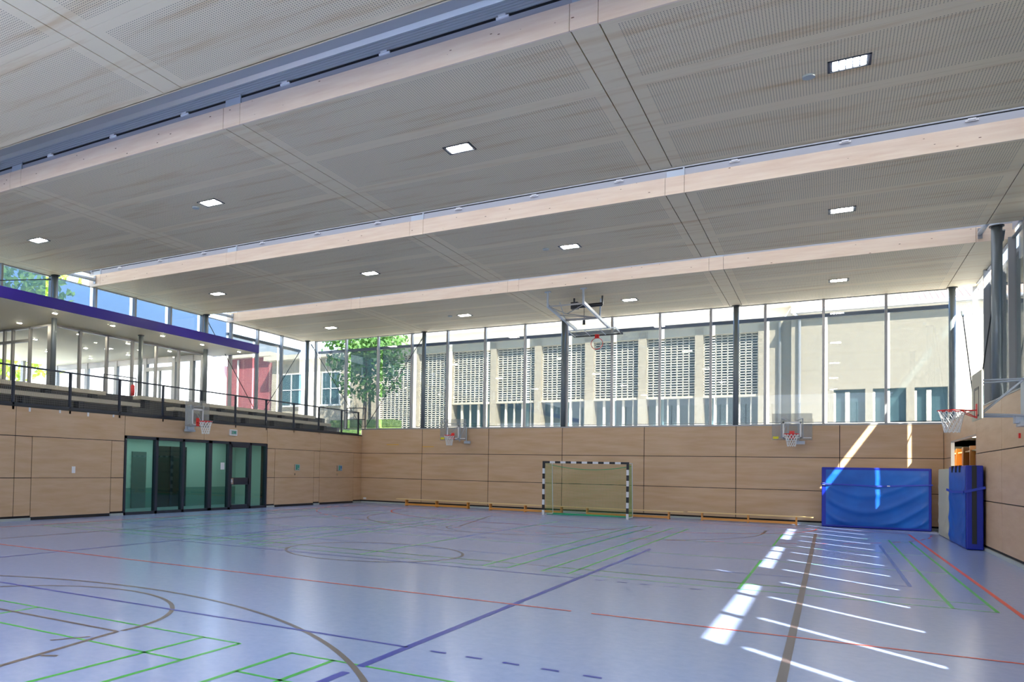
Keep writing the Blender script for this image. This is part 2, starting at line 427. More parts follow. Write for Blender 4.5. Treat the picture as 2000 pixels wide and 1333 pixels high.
# ------------------------------------------------------------------ glass door partition
g = sempty('door_1')
y0, y1, zt = 17.5, 25.06, 2.55
my = [18.93, 20.22, 21.62, 22.72, 23.98]
mb = MB(); mb.box(-.12, .03, y0, y1, 0, .09).box(-.12, .03, y0, y1, zt - .09, zt).box(-.12, .03, y0, y0 + .08, 0, zt).box(-.12, .03, y1 - .08, y1, 0, zt)
for k, y in enumerate(my): w = .06 if k != 2 else .1; mb.box(-.12, .03, y - w, y + w, 0, zt)
mb.build('frame', M['frame'], g)
ed = [y0] + my + [y1]
for a, b in zip(ed, ed[1:]): MB().box(-.06, -.045, a + .05, b - .05, .08, zt - .08).build('pane', M['gglass'], g)
dl = MB().box(-.1, .035, 22.78, 22.86, .09, zt - .09).box(-.1, .035, 23.84, 23.92, .09, zt - .09).box(-.1, .035, 22.8, 23.9, zt - .2, zt - .09).box(-.1, .035, 22.8, 23.9, .09, .17).box(-.1, .035, 22.8, 23.9, .93, 1.2).build('door_leaf', M['frame'], g)
MB().box(.035, .05, 22.8, 22.93, .95, 1.18).box(.05, .09, 22.84, 22.88, 1.0, 1.14).build('lock_plate', M['chrome'], dl)
nt = MB().box(-.044, -.04, 22.28, 22.5, 1.5, 1.76).build('paper_notice', M['white'])
tag(recenter(nt), 'blank white paper notice taped inside the glass beside the door leaf', 'notice')
# corridor behind the glass
struct(MB().box(-3.5, -.13, 16.5, 26.5, -.2, 0).build('floor_corridor', M['corfloor']))
struct(MB().box(-3.5, -.3, 16.5, 26.5, 2.62, 2.75).build('ceiling_corridor', M['plaster']))
mb = MB(); mb.box(-2.85, -2.7, 16.5, 26.5, 0, 2.65).box(-3.5, -.3, 26.4, 26.5, 0, 2.65).box(-3.5, -.3, 16.4, 16.5, 0, 2.65)
struct(mb.build('wall_corridor', M['plaster']))
struct(MB().box(-2.7, -2.695, 16.5, 26.4, 0, .75).build('trim_5', M['teal']))
dd = struct(MB().box(-2.7, -2.62, 21.45, 23.2, 0, 2.35).build('door_5', M['dark']))
for a, b in ((21.5, 21.58), (22.28, 22.38), (23.1, 23.18)): MB().box(-2.62, -2.58, a, b, 0, 2.35).build('door_stile', M['frame'], dd)
struct(MB().box(-2.7, -2.64, 20.35, 21.05, 0, 2.1).build('door_6', M['steel']))
MB().box(-2.2, -1.0, 17.5, 25.5, 2.6, 2.618).build('light_strip', M['corlamp'], bpy.data.objects['ceiling_corridor'])
# ------------------------------------------------------------------ ceiling bays
for i in range(5):
    f, r_ = F[i], RE[i]
    c = sempty('ceiling'); 
    mb = MB(); g_ = .009
    mb.box(XL0 + .02, XR0 - .02, f + .02, r_ - .02, ZC + .03, ZC + .34, M['gap'])
    rows = [f + (r_ - f) * k / 3 for k in range(4)]
    for a, b in BEAMS:
        for q in range(3): mb.box(a + g_, b - g_, rows[q] + .003, rows[q + 1] - .003, ZC, ZC + .03, M['ceil'])
    for (a0, a), (b, b1) in zip(BEAMS, BEAMS[1:]):
        for q in range(3):
            x0, x1, u0, u1 = a + g_, b - g_, rows[q] + .003, rows[q + 1] - .003
            px0, px1, py0, py1 = x0 + .19, x1 - .19, u0 + .17, u1 - .17
            mb.box(x0, px0, u0, u1, ZC, ZC + .03, M['ceil']).box(px1, x1, u0, u1, ZC, ZC + .03, M['ceil'])
            mb.box(px0, px1, u0, py0, ZC, ZC + .03, M['ceil']).box(px0, px1, py1, u1, ZC, ZC + .03, M['ceil'])
            mb.box(px0, px1, py0, py1, ZC, ZC + .03, M['perf'])
    mb.build('boarding', M['ceil'], c)
    fb = MB(); fx = [XL0, -3.0, 2.87, 3.27, 9.35, 9.75, 15.81, 16.21, 22.22, XR0]
    for a, b in zip(fx, fx[1:]): fb.box(a + .004, b - .004, f - .04, f, ZC - .03, ZC + .37)
    fb.build('fascia', M['glulam'], c)
    MB().box(XL0, XR0, r_ - .02, r_ + .03, ZC, ZC + .36).box(XL0 - .03, XL0, f, r_, ZC - .01, ZC + .5).box(XR0, XR0 + .03, f, r_, ZC - .01, ZC + .5).build('edge_board', M['ceil'], c)
    MB().box(XL0, XR0, f + .13, r_ - .12, ZC + .41, ZC + .55).build('roof_deck', M['zinc'], c)
# gaps between bays: upstand, clips, rooflight
for i in range(1, 5):
    f, r_ = F[i], RE[i - 1]
    t = sempty('trim_%d' % (5 + i))
    z0 = ZC + .37
    if i == 2:
        MB().box(XL0, XR0, f, f + .1, z0, z0 + .11).build('edge_board', M['zinc'], t)
        mb = MB(); mb.box(XL0, XR0, f + .06, f + .1, z0 + .11, 9.0, M['rib'])
        mb.box(XL0, XR0, f - .004, f + .06, z0 + .112, z0 + .15, M['black'])
        for k in range(6): mb.box(XL0, XR0, f + .045, f + .06, z0 + .15 + k * .045, z0 + .15 + k * .045 + .03, M['rib'])
        mb.build('ribbed_panel', M['rib'], t)
        prof = [(f + .06, 8.80), (f + .0, 8.90), (f - .15, 9.0), (f - .4, 9.07), (r_ + .1, 9.08), (r_ - .1, 8.9), (r_ - .1, 8.45)]
        mb = MB()
        for (ya, za), (yb, zb) in zip(prof, prof[1:]): mb.quad((XL0, ya, za), (XR0, ya, za), (XR0, yb, zb), (XL0, yb, zb))
        mb.build('cove_sheet', M['cove'], t, smooth=True)
        MB().box(XL0, XL0 + .05, r_, f, ZC + .5, 9.2).box(XR0 - .05, XR0, r_, f, ZC + .2, 9.2).box(XL0, XR0, r_, f, 9.2, 9.24).build('upstand', M['zinc'], t)
    else:
        mb = MB(); mb.box(XL0, XR0, f, f + .1, z0, z0 + .16, M['zinc']).box(XL0, XR0, f + .05, f + .1, z0 + .16, z0 + .2, M['black']).box(XL0, XR0, f + .03, f + .1, z0 + .2, 9.2, M['zinc'])
        mb.build('upstand', M['zinc'], t)
        MB().box(XL0, XR0, r_ - .1, r_, ZC + .36, 9.2).box(XL0, XL0 + .05, r_, f, ZC + .5, 9.2).box(XR0 - .05, XR0, r_, f, ZC + .2, 9.2).build('upstand', M['zinc'], t)
        MB().quad((XL0, r_ - .1, 9.2), (XR0, r_ - .1, 9.2), (XR0, f + .1, 9.2), (XL0, f + .1, 9.2)).build('rooflight', M['opal'], t)
    for x in (3.07, 9.55, 16.01, 22.5, -3.2):
        MB().box(x - .17, x + .17, f - .02, f + .12, z0 - .02, z0 + .14).box(x + .17, x + .2, f - .03, f + .1, z0 - .02, z0 + .18).build('joint_plate', M['mount'], t)
    for a, b in zip(BEAMS, BEAMS[1:]):
        for k in range(3):
            x = a[1] + (b[0] - a[1]) * (k + .5) / 3
            MB().box(x - .1, x + .1, f - .03, f + .05, z0 + .1, z0 + .13).box(x - .06, x + .06, f - .05, f + .02, z0 + .12, z0 + .15).build('clip', M['white'], t)

# ------------------------------------------------------------------ ceiling lights
XLamp = [(-.2, 'leftmost'), (6.33, 'second from left'), (12.8, 'third from left'), (19.2, 'rightmost')]
rowsL = [(29.95, 'in the row nearest the goal wall'), (22.05, 'in the middle row'), (14.2, 'in the row nearest the camera'), (6.4, None), (-1.4, None)]
for Y, rn in rowsL:
    for X, xn in XLamp:
        lab = 'recessed five-lens ceiling light, %s %s' % (xn, rn) if rn else 'recessed five-lens ceiling light in the bays above and behind the camera'
        t = thing('ceiling_light', lab, 'ceiling light', (X, Y, ZC), 'recessed lights in the perforated ceiling')
        mb = MB(); w, h = .28, .2
        mb.box(X - w, X + w, Y - h, Y - h + .025, ZC - .012, ZC).box(X - w, X + w, Y + h - .025, Y + h, ZC - .012, ZC)
        mb.box(X - w, X - w + .03, Y - h, Y + h, ZC - .012, ZC).box(X + w - .03, X + w, Y - h, Y + h, ZC - .012, ZC)
        mb.box(X - w + .03, X + w - .03, Y - h + .025, Y + h - .025, ZC - .004, ZC)
        mb.build('housing', M['frame'], t)
        for k in range(5):
            xx = X - .18 + k * .09
            MB().box(xx - .034, xx + .034, Y - .14, Y + .14, ZC - .011, ZC - .004).build('lens', M['lens'], t)
for X, Y, lab in ((18.67, 14.34, 'small round smoke sensor left of the nearest right ceiling light'), (5.78, 14.27, 'small round smoke sensor beside the light in the nearest left bay'),
                  (12.15, 21.95, 'small round smoke sensor left of the third middle-row light'), (5.75, 29.8, 'small round smoke sensor beside the second light of the far row')):
    o = MB().tube((X, Y, ZC - .03), (X, Y, ZC), .09, 20).build('smoke_sensor', M['skirt']); tag(recenter(o), lab, 'sensor', 'round ceiling sensors')

# ------------------------------------------------------------------ windows
wn = [0]
def window(): wn[0] += 1; return sempty('window_%d' % wn[0])
def bay(ax, at, out, a, b, z0, z1, zs, scr, slit=(.1, -.03), infill=False, tiltbar=True, zb=None):
    """glazed bay between mullion centres a,b. ax 'y': plane y=at, spans x; 'x': plane x=at spans y. out = +-1 outward."""
    w = window(); mw = .04
    def B(mb, u0, u1, d0, d1, zz0, zz1, m=None):
        d0, d1 = at + d0 * out, at + d1 * out
        if ax == 'y': mb.box(u0, u1, d0, d1, zz0, zz1, m)
        else: mb.box(d0, d1, u0, u1, zz0, zz1, m)
        return mb
    mb = MB(); B(mb, a - mw, a + mw, -.12, .04, z0, z1); B(mb, a, b, -.08, .03, z0, z0 + .05); B(mb, a, b, -.05, .03, z1 - .03, z1)
    mb.build('frame', M['alu'], w)
    B(MB(), a, b, 0, .012, z0 + .03, z1).build('glass', M['glass'], w)
    if scr:
        s = B(MB(), a + slit[0], b + slit[1], .2, .205, (zb or z0 + .12), zs).build('sun_screen', scr, w)
        if tiltbar: B(MB(), a, b, .14, .26, zs, zs + .13).build('screen_box', M['sbox'], w)
        B(MB(), a + slit[0], b + slit[1], .19, .22, (zb or z0 + .12) - .03, (zb or z0 + .12)).build('bottom_bar', M['frame'], w)
    if infill: B(MB(), a, b, .05, .09, zs, z1 + .02).build('infill_panel', M['alu'], w)
    return w
mx = [-2.96 + 1.8115 * i for i in range(15)]
for a, b in zip(mx, mx[1:]): bay('y', 32.95, 1, a, b, ZT + .02, ZC, 7.43, M['screen'], (.12, -.03))
w = window(); MB().box(-3.5, -2.96, 32.95, 32.962, ZT, ZC).build('glass', M['glass'], w); MB().box(-3.55, -3.45, 32.88, 33.0, ZT, ZC).build('frame', M['alu'], w)
w = window(); MB().box(22.98, 22.992, 32.39, 32.95, ZT, ZC).build('glass', M['glass'], w)
w = window(); MB().box(22.4, 22.95, 32.95, 32.962, ZT, ZC).build('glass', M['glass'], w); MB().box(22.9, 23.02, 32.88, 33.0, ZT, ZC).build('frame', M['alu'], w)
# right side
for k in range(23):
    b = 32.39 - 1.93 * k; a = b - 1.93
    bay('x', 22.98, 1, a, b, ZT + .02, ZC, 7.74, M['screen_r'], (.11, -.0))
# left side: clerestory over the canopy, then full height to the corner
for k in range(24):
    b = 32.66 - 1.93 * k; a = b - 1.93
    full = a > 26.5
    bay('x', -3.58, -1, a, b, 4.1 if full else 6.92, ZC, 7.5 if full else 8.1, M['screen'] if full else M['screen_l'], (.1, -.03) if full else (.12, -.03), tiltbar=full)
# gap ends above the side glazing (left)
for i in range(1, 5):
    w = window(); MB().box(XL0, XL0 + .012, RE[i - 1], F[i], ZC, 8.55).build('glass', M['glass'], w); MB().box(XL0 - .02, XL0 + .04, RE[i - 1], F[i], 8.5, 8.56).build('frame', M['alu'], w)
    struct(MB().box(XR0 + .07, XR0 + .11, RE[i - 1] - 1.15, F[i] - .1, 7.45, 8.6).box(XR0 - .02, XR0 + .07, RE[i - 1], F[i], ZC + .35, 8.6).build('trim_%d' % (20 + i), M['mount']))
# front end wall of the hall
struct(MB().box(-.3, XR + .3, YF - .3, YF, 0, ZT).build('wall_front', M['ply']))
w = window(); MB().box(XL0, XR0, YF - .1, YF - .09, ZT, ZC).build('glass', M['glass'], w)
mb = MB()
for k in range(14): mb.box(-3.6 + 2.04 * k - .04, -3.6 + 2.04 * k + .04, YF - .14, YF - .02, ZT, ZC)
mb.build('frame', M['alu'], w)

# ------------------------------------------------------------------ columns, ties, braces
cols = [((-3.3, 17.22), 'grey round steel column at the left clerestory above the violet canopy'), ((-3.3, 24.95), 'grey round steel column beside the canopy end on the left'),
        ((-3.3, 32.62), 'grey round steel column in the far left glass corner'), ((3.15, 32.78), 'grey round steel column left of the back windows where two rods meet'),
        ((9.6, 32.78), 'grey round steel column behind the folded ceiling hoop'), ((16.02, 32.78), 'grey round steel column between the goal and the right wall hoop'),
        ((22.36, 32.75), 'grey round steel column in the far right glass corner'), ((22.45, 25.25), 'thick round steel column at the right windows near the ceiling edge'),
        ((22.45, 17.4), 'round steel column on the right wall beside the camera view')]
for (x, y), lab in cols:
    zb = 4.1 if x < 0 and y < 30 else (3.6 if x < 0 else ZT + .03)
    t = thing('steel_column', lab, 'column', (x, y, zb), 'round steel roof columns')
    rc = .11 if x > 22.4 else .095
    MB().tube((x, y, zb), (x, y, ZC), rc, 24).build('shaft', M['steel'], t, smooth=True)
    MB().tube((x, y, ZC - .03), (x, y, ZC), .15, 24).build('head_plate', M['dark'], t)
o = thing('steel_column', 'slim dark post under the violet canopy between two taller columns', 'column', (-3.14, 21.08, 4.1), 'round steel roof columns')
MB().tube((-3.14, 21.08, 4.1), (-3.14, 21.08, 6.57), .085, 20).build('shaft', M['steel'], o, smooth=True); MB().tube((-3.14, 21.08, 6.54), (-3.14, 21.08, 6.57), .12, 20).build('head_plate', M['dark'], o)
rods = [((-3.2, 32.8, 7.9), (-.12, 32.82, 3.62), 'thin dark bracing rod from the left glass corner down to the wall top'),
        ((3.12, 32.8, 7.85), (.05, 32.82, 3.62), 'thin dark bracing rod falling left from the first back column'),
        ((-3.45, 25.12, 7.9), (-3.45, 28.7, 4.15), 'thin dark bracing rod falling from the column at the canopy end'),
        ((-3.46, 32.2, 7.5), (-3.42, 29.15, 4.15), 'thin dark bracing rod behind the stand benches towards the corner'),
        ((-3.42, 17.1, 7.9), (-3.42, 13.4, 7.05), 'thin dark rod across the leftmost clerestory pane'),
        ((22.6, 25.35, 7.95), (22.6, 29.8, 3.65), 'thin dark bracing rod at the right windows below the thick column'),
        ((22.6, 32.6, 7.2), (22.6, 29.9, 3.55), 'thin dark bracing rod near the far right glass corner')]
for a, b, lab in rods:
    o = thing('bracing_rod', lab, 'rod', b, 'diagonal bracing rods')
    MB().tube(a, b, .016, 8).build('rod', M['dark'], o); d = (Vector(b) - Vector(a)); 
    MB().tube(a, tuple(Vector(a) + d * .05), .032, 8).build('turnbuckle', M['steel'], o)
for x0, y0, y1, lab in ((-3.25, 17.3, 18.85, 'short grey tie tube between two ceiling bays, far left'), (-3.25, 24.95, 26.58, 'short grey tie tube between ceiling bays at canopy end'),
                        (22.3, 24.95, 26.58, 'short grey tie tube between ceiling bays beside the right column')):
    o = thing('tie_tube', lab, 'tube', (x0, y0, ZC), 'tie tubes across the roof gaps')
    MB().tube((x0, y0, 8.2), (x0, y1, 8.24), .06, 16).build('tube', M['mount'], o, smooth=True); MB().box(x0 - .05, x0 + .05, y1, y1 + .05, 8.1, 8.38).build('bracket', M['alu'], o)

# ------------------------------------------------------------------ spectator stand, canopy and foyer
struct(MB().box(-3.6, -.02, YF, YB + .3, 2.8, ZL).box(-3.6, -1.45, YF, YB + .3, ZL, 3.62).box(-10.3, -2.35, YF, YB + .3, 3.62, 4.1).build('floor_stand', M['conc']))
struct(MB().box(-1.45, -1.43, YF, YB, ZL, 3.62).box(-2.35, -2.33, YF, YB, 3.62, 4.1).build('trim_30', M['riser']))
struct(MB().box(-14.6, -3.6, 17.9, 26.1, 3.8, 4.1).build('floor_foyer', M['pave']))
c = sempty('ceiling_canopy')
MB().box(-14.6, -1.9, 17.9, 26.1, 6.57, 6.9).box(-10.3, -1.9, YF, 17.9, 6.57, 6.9).box(-4.5, -1.9, 26.1, 26.75, 6.57, 6.9).build('slab', M['cream'], c)
MB().box(-1.91, -1.87, YF, 26.76, 6.56, 6.91).box(-4.5, -1.87, 26.75, 26.79, 6.56, 6.91).build('fascia', M['purple'], c)
for k, (x, y) in enumerate([(-2.49, 16.61), (-5.18, 17.2), (-7.84, 19.85), (-2.5, 19.09), (-7.84, 22.38), (-2.45, 21.52), (-5.14, 22.28), (-7.66, 24.63), (-2.5, 23.83), (-2.38, 26.05), (-5.09, 24.63), (-10.26, 24.72), (-5.15, 19.8), (-10.3, 22.3)]):
    where = {0: 'front edge of the violet canopy, leftmost', 3: 'front edge of the violet canopy, second from left', 5: 'front edge of the violet canopy, middle one', 8: 'front edge of the violet canopy, second from right', 9: 'front edge of the violet canopy, rightmost'}
    lab = 'tiny recessed downlight at the ' + where[k] if k in where else 'tiny recessed downlight in the cream foyer ceiling behind the glass'
    t = thing('downlight', lab, 'downlight', (x, y, 6.57), 'downlights in the canopy and foyer ceiling' if k in where else 'downlights behind the foyer glass')
    MB().tube((x, y, 6.555), (x, y, 6.57), .11, 16).build('ring', M['alu'], t)
    for q in (-.045, .045): MB().tube((x, y + q, 6.545), (x, y + q, 6.556), .035, 10).build('lens', M['spot'], t)
# foyer glass
w = window(); fy = [17.9, 19.17, 20.46, 21.76, 23.06, 24.4, 25.93]
mb = MB()
for k, y in enumerate(fy): h = .045 if k < 6 else .09; mb.box(-4.38, -4.26, y - h, y + h, 4.1, 6.57)
mb.box(-4.38, -4.26, 17.9, 25.93, 6.5, 6.57).box(-4.38, -4.26, 17.9, 25.93, 4.1, 4.17).box(-4.42, -4.24, 17.82, 18.0, 4.1, 6.57)
mb.build('frame', M['alu'], w); MB().box(-4.32, -4.31, 17.9, 25.93, 4.15, 6.52).build('glass', M['glass'], w)
w = window(); mb = MB()
for x in (-5.49, -6.5, -7.0, -8.1, -9.2, -10.2): mb.box(x - .05, x + .05, 17.85, 17.95, 4.1, 6.57)
mb.box(-10.3, -4.3, 17.85, 17.95, 6.5, 6.57).box(-10.3, -5.49, 17.84, 17.96, 6.02, 6.12)
mb.build('frame', M['alu'], w); MB().box(-10.3, -4.35, 17.9, 17.91, 4.15, 6.52).build('glass', M['glass'], w)
# foyer outer facade
w = window(); mb = MB()
for x in (-5.0, -6.1, -7.9, -9.9, -12.0, -14.3): mb.box(x - .1, x + .1, 25.92, 26.1, 4.1, 6.57)
mb.box(-14.4, -4.3, 25.95, 26.07, 6.3, 6.57).box(-7.9, -6.1, 25.9, 26.1, 5.95, 6.12).box(-7.05, -6.95, 25.95, 26.05, 4.1, 5.95)
for y in (18, 20, 22, 24): mb.box(-14.4, -14.2, y - .08, y + .08, 4.1, 6.57)
mb.build('frame', M['alu'], w); MB().box(-14.4, -4.3, 26.0, 26.01, 4.1, 6.5).build('glass', M['glass'], w)
struct(MB().box(-10.35, -10.3, YF, 17.9, 4.1, 6.6).build('wall_gallery', M['plaster']))
MBs = []
def stand_bench(x, ztop, y0, y1, lab):
    t = thing('stand_bench', lab, 'bench', (x, (y0 + y1) / 2, ztop - .5), 'tiered benches of the spectator stand')
    MB().box(x - .2, x + .2, y0, y1, ztop - .13, ztop).build('seat', M['beige'], t)
    n = max(2, int((y1 - y0) / 1.9)); base = 3.2 if x > -1.45 else 3.62
    for k in range(n + 1):
        y = y0 + .4 + (y1 - y0 - .8) * k / n
        MB().box(x - .12, x + .12, y - .12, y + .12, base, ztop - .13).build('leg', M['dark'], t)
stand_bench(-1.0, 3.72, 8, 18.9, 'front beige bench of the stand section left of the aisle')
stand_bench(-1.82, 4.08, 8, 18.1, 'rear beige bench of the stand section left of the aisle')
stand_bench(-1.0, 3.72, 20.55, 31.1, 'front beige bench of the long stand section near the corner')
stand_bench(-1.82, 4.08, 19.7, 30.95, 'rear beige bench of the long stand section near the corner')
# railing
t = thing('stand_railing', 'dark steel railing with wire mesh along the edge of the stand', 'railing', (.0, 22, ZL + .04))
ry = [13.4 + 1.93 * k for k in range(-4, 10)] + [32.3]
for y in ry: MB().box(-.06, .0, y - .035, y + .035, 3.1, 4.32).build('post', M['frame'], t)
MB().box(-.05, .0, ry[0], 32.33, 4.3, 4.345).box(-.75, .0, 32.28, 32.33, 4.3, 4.345).build('top_rail', M['frame'], t)
MB().box(-.05, .0, ry[0], 32.33, 3.24, 3.3).build('bottom_rail', M['frame'], t)
for a, b in zip(ry, ry[1:]):
    mb = MB(); n = int((b - a) / .06)
    for k in range(1, n): y = a + (b - a) * k / n; mb.box(-.03, -.027, y - .0016, y + .0016, 3.3, 4.3)
    for k in range(1, 17): z = 3.3 + k * .06; mb.box(-.03, -.027, a, b, z - .0016, z + .0016)
    mb.build('wire_mesh', M['alu'], t)
t = thing('corner_gate', 'small dark steel frame at the corner end of the railing', 'railing', (-.7, 32.5, 3.55))
MB().box(-.76, -.72, 32.4, 32.44, 3.55, 4.55).box(.2, .24, 32.5, 32.54, 3.55, 4.55).bar((-.74, 32.42, 4.55), (.22, 32.52, 4.55), .04, .04).bar((-.74, 32.42, 4.0), (.22, 32.52, 4.0), .03, .03).build('frame', M['frame'], t)
t = thing('aisle_handrail', 'thin dark handrail in the aisle between the stand benches', 'railing', (-2.2, 19.3, 4.1))
MB().tube((-2.2, 18.5, 4.1), (-2.2, 18.5, 4.75), .018).tube((-2.2, 20.0, 4.1), (-2.2, 20.0, 4.75), .018).tube((-2.2, 18.5, 4.75), (-2.2, 20.0, 4.75), .018).build('rail', M['frame'], t)
t = thing('fire_extinguisher', 'red fire extinguisher standing in the aisle of the stand', 'fire extinguisher', (-2.1, 19.75, 4.1))
MB().tube((-2.1, 19.75, 4.1), (-2.1, 19.75, 4.45), .075, 16).tube((-2.1, 19.75, 4.45), (-2.1, 19.75, 4.5), .075, 16, r2=.03).build('cylinder', M['red'], t, smooth=True)
MB().tube((-2.1, 19.75, 4.5), (-2.1, 19.75, 4.57), .022).bar((-2.1, 19.68, 4.58), (-2.1, 19.85, 4.6), .03, .02).build('valve', M['black'], t)
for y, h, lab in ((13.93, .1, 'small white tab hanging below the stand edge, leftmost'), (14.96, .07, 'small white tab below the stand edge, second from left'), (16.0, .1, 'small white tab below the stand edge, third from left'), (17.0, .06, 'small white tab below the stand edge, nearest the glass door')):
    o = MB().box(.0, .012, y - .03, y + .03, 3.17 - h, 3.19).build('wall_tab', M['white']); tag(recenter(o), lab, 'tab', 'white tabs below the stand edge')

# ------------------------------------------------------------------ wall hoops
def net_mesh(cx, cy_, cz, r0=.215, r1=.12, h=.42, n=12, lv=5, m=None):
    mb = MB(); P = []
    for l in range(lv + 1):
        t = l / lv; r = r0 + (r1 - r0) * (t ** .7); ring = []
        for k in range(n):
            a = 2 * math.pi * (k + (l % 2) * .5) / n
            ring.append((cx + r * math.cos(a), cy_ + r * math.sin(a), cz - h * t))
        P.append(ring)
    for l in range(lv):
        for k in range(n):
            s = -1 if l % 2 == 0 else 1
            mb.tube(P[l][k], P[l + 1][k], .007, 4); mb.tube(P[l][k], P[l + 1][(k + s) % n], .007, 4)
    return mb
def hoop(lab, cx, cyy, ang, L, board='acryl', sticker=True, box=True, bw=1.2, dz=.09, mo=0.0):
    """local frame: y outwards to the court from the board plane; board centre bottom z=2.9"""
    t = thing('basketball_hoop', lab, 'basketball hoop', (cx, cyy, 3.05 + dz), 'wall mounted basketball hoops'); t.rotation_euler = (0, 0, ang)
    w = bw / 2
    B = lambda mb, nm, m, p=t, **k: mb.build(nm, m, p, local=True, **k)
    z = -3.05
    bb = B(MB().box(-w, w, -.02, 0, 2.86 + z, 3.78 + z), 'backboard', M[board])
    s = MB(); 
    for a, b, c, d in ((-.28, .28, 3.44, 3.49), (-.28, .28, 2.92, 2.96), (-.28, -.23, 2.92, 3.49), (.23, .28, 2.92, 3.49)): s.box(a, b, .001, .004, c + z, d + z)
    B(s, 'target_square', M['whitep'] if board == 'acryl' else M['dark'], bb)
    if sticker:
        B(MB().box(w - .2, w - .03, .001, .004, 2.9 + z, 2.98 + z), 'sticker', M['yellow'], bb)
        s = MB()
        for k in range(7): s.box(-w + .03 + k * .035, -w + .055 + k * .035, .001, .003, 2.92 + z, 2.95 + z)
        B(s, 'lettering', M['white'], bb)
    rim = B(MB().torus((0, .375, 0), .225, .011, 'z', 36, 8), 'rim', M['red'], smooth=True)
    B(MB().box(-.075, .075, 0, .012, -.16, .12).box(-.07, .07, 0, .17, -.012, .008).bar((-.06, .01, -.14), (-.19, .26, -.01), .012, .012).bar((.06, .01, -.14), (.19, .26, -.01), .012, .012), 'rim_bracket', M['red'], rim)
    B(net_mesh(0, .375, -.01), 'net', M['net'])
    wz = (.55, -.1)
    s = MB()
    for x in (-.32, .32):
        s.tube((x, -.02, wz[0]), (mo + x * .5, -L + .08, wz[0] + .02), .016).tube((x, -.02, wz[1]), (mo + x * .5, -L + .08, wz[1] - .02), .022)
        s.tube((x, -.03, wz[1]), (mo + x * .5, -L + .08, wz[0]), .012)
        s.tube((x, -.03, wz[1] - .02), (x, -.03, wz[0]), .016)
    B(s, 'arm', M['mount'])
    if ang > 3:
        B(MB().box(-.18, -.14, -L, -L + .05, -.2, .45).box(.14, .18, -L, -L + .05, -.2, .45).box(-.36, -.08, -L + .01, -L + .1, -.3, -.18), 'wall_mount', M['mount'])
        return t
    B(MB().box(mo - .17, mo + .17, -L, -L + .08, -.3, .6).box(mo - .22, mo + .22, -L + .02, -L + .14, -.32, -.24).box(mo - .1, mo + .1, -L + .08, -L + .2, -.26, -.1), 'wall_mount', M['mount'])
    return t
hoop('glass basketball hoop on the back wall left of the goal', 5.24, 31.45, math.pi, 1.15)
hoop('glass basketball hoop on the back wall between goal and blue mat', 17.87, 31.45, math.pi, 1.15)
hoop('scuffed glass basketball hoop on the left wall above the glass door', 0.8, 20.03, -math.pi / 2, .79, sticker=False, mo=-.4)
hoop('beige wooden basketball hoop on the right wall beside the locker doorway', 21.35, 19.55, math.pi / 2, .75, board='matbeige', sticker=False, bw=1.2, dz=0)
# ceiling hoop, folded up
t = thing('ceiling_basketball_hoop', 'large folded-up basketball hoop hanging from the ceiling above the goal', 'basketball hoop', (11.2, 27.3, ZC))
PV = Vector((11.2, 27.3, 7.55)); an = R(4)
def cp(x, s, off=0): return (PV.x + x, PV.y + s * math.cos(an) - off * math.sin(an), PV.z - s * math.sin(an) - off * math.cos(an))
for sx in (-.62, .62): MB().tube((PV.x + sx, PV.y, ZC), (PV.x + sx, PV.y, 7.5), .035, 12).box(PV.x + sx - .1, PV.x + sx + .1, PV.y - .06, PV.y + .06, ZC - .03, ZC).build('ceiling_post', M['mount'], t)
for sx in (-.62, .62): MB().bar(cp(sx, 0), cp(sx, 3.75), .075, .1).build('arm', M['mount'], t)
MB().bar(cp(-.62, .12), cp(.62, .12), .05, .05).bar(cp(-.62, 2.2), cp(.62, 2.2), .08, .08).tube(cp(-.6, .2), cp(-.3, 1.3), .015).tube(cp(.6, .2), cp(-.3, 1.3), .015).tube(cp(-.3, 1.3), cp(.6, 2.2), .015).tube(cp(-.6, 1.4), cp(.6, 2.2), .015).build('cross_brace', M['alu'], t)
MB().tube(cp(-.1, 1.5, -.3), cp(.9, 1.5, -.3), .07, 14).box(11.0, 11.25, 28.7, 28.9, 7.65, 7.9).bar((11.1, 28.8, 7.85), (11.1, 28.8, ZC), .05, .05).bar((12.1, 28.8, 7.7), (12.1, 28.8, ZC), .05, .05).build('winch_drum', M['dark'], t)
MB().tube((11.95, 29.2, ZC), cp(.62, 2.3), .03).tube((10.45, 29.2, ZC), cp(-.62, 2.3), .012).build('strut', M['mount'], t)
MB().tube((11.25, 29.6, 7.45), (11.25, 29.6, 7.2), .05, 10).tube((11.25, 29.6, ZC), (11.25, 29.6, 7.4), .01, 6).build('safety_lock', M['dark'], t)
bb = MB().bar(cp(0, 3.6, .06), cp(0, 4.65, .06), 1.8, .02).build('backboard', M['acryl'], t)
MB().bar(cp(-.9, 3.6, .06), cp(.9, 3.6, .06), .03, .04).bar(cp(-.89, 3.6, .06), cp(-.89, 4.65, .06), .03, .04).bar(cp(.89, 3.6, .06), cp(.89, 4.65, .06), .03, .04).bar(cp(-.3, 3.6, .06), cp(-.3, 4.65, .06), .02, .03).bar(cp(.3, 3.6, .06), cp(.3, 4.65, .06), .02, .03).build('board_frame', M['mount'], bb)
MB().bar(cp(-.95, 4.66, .06), cp(.95, 4.66, .06), .05, .06).bar(cp(-.92, 4.66, .06), cp(-.92, 4.3, .06), .04, .06).bar(cp(.92, 4.66, .06), cp(.92, 4.3, .06), .04, .06).build('padding', M['black'], bb)
s = MB(); c_ = cp(0, 4.5, .06 + .375)
s.torus(c_, .225, .012, 'y', 36, 8); rim = s.build('rim', M['red'], t, smooth=True)
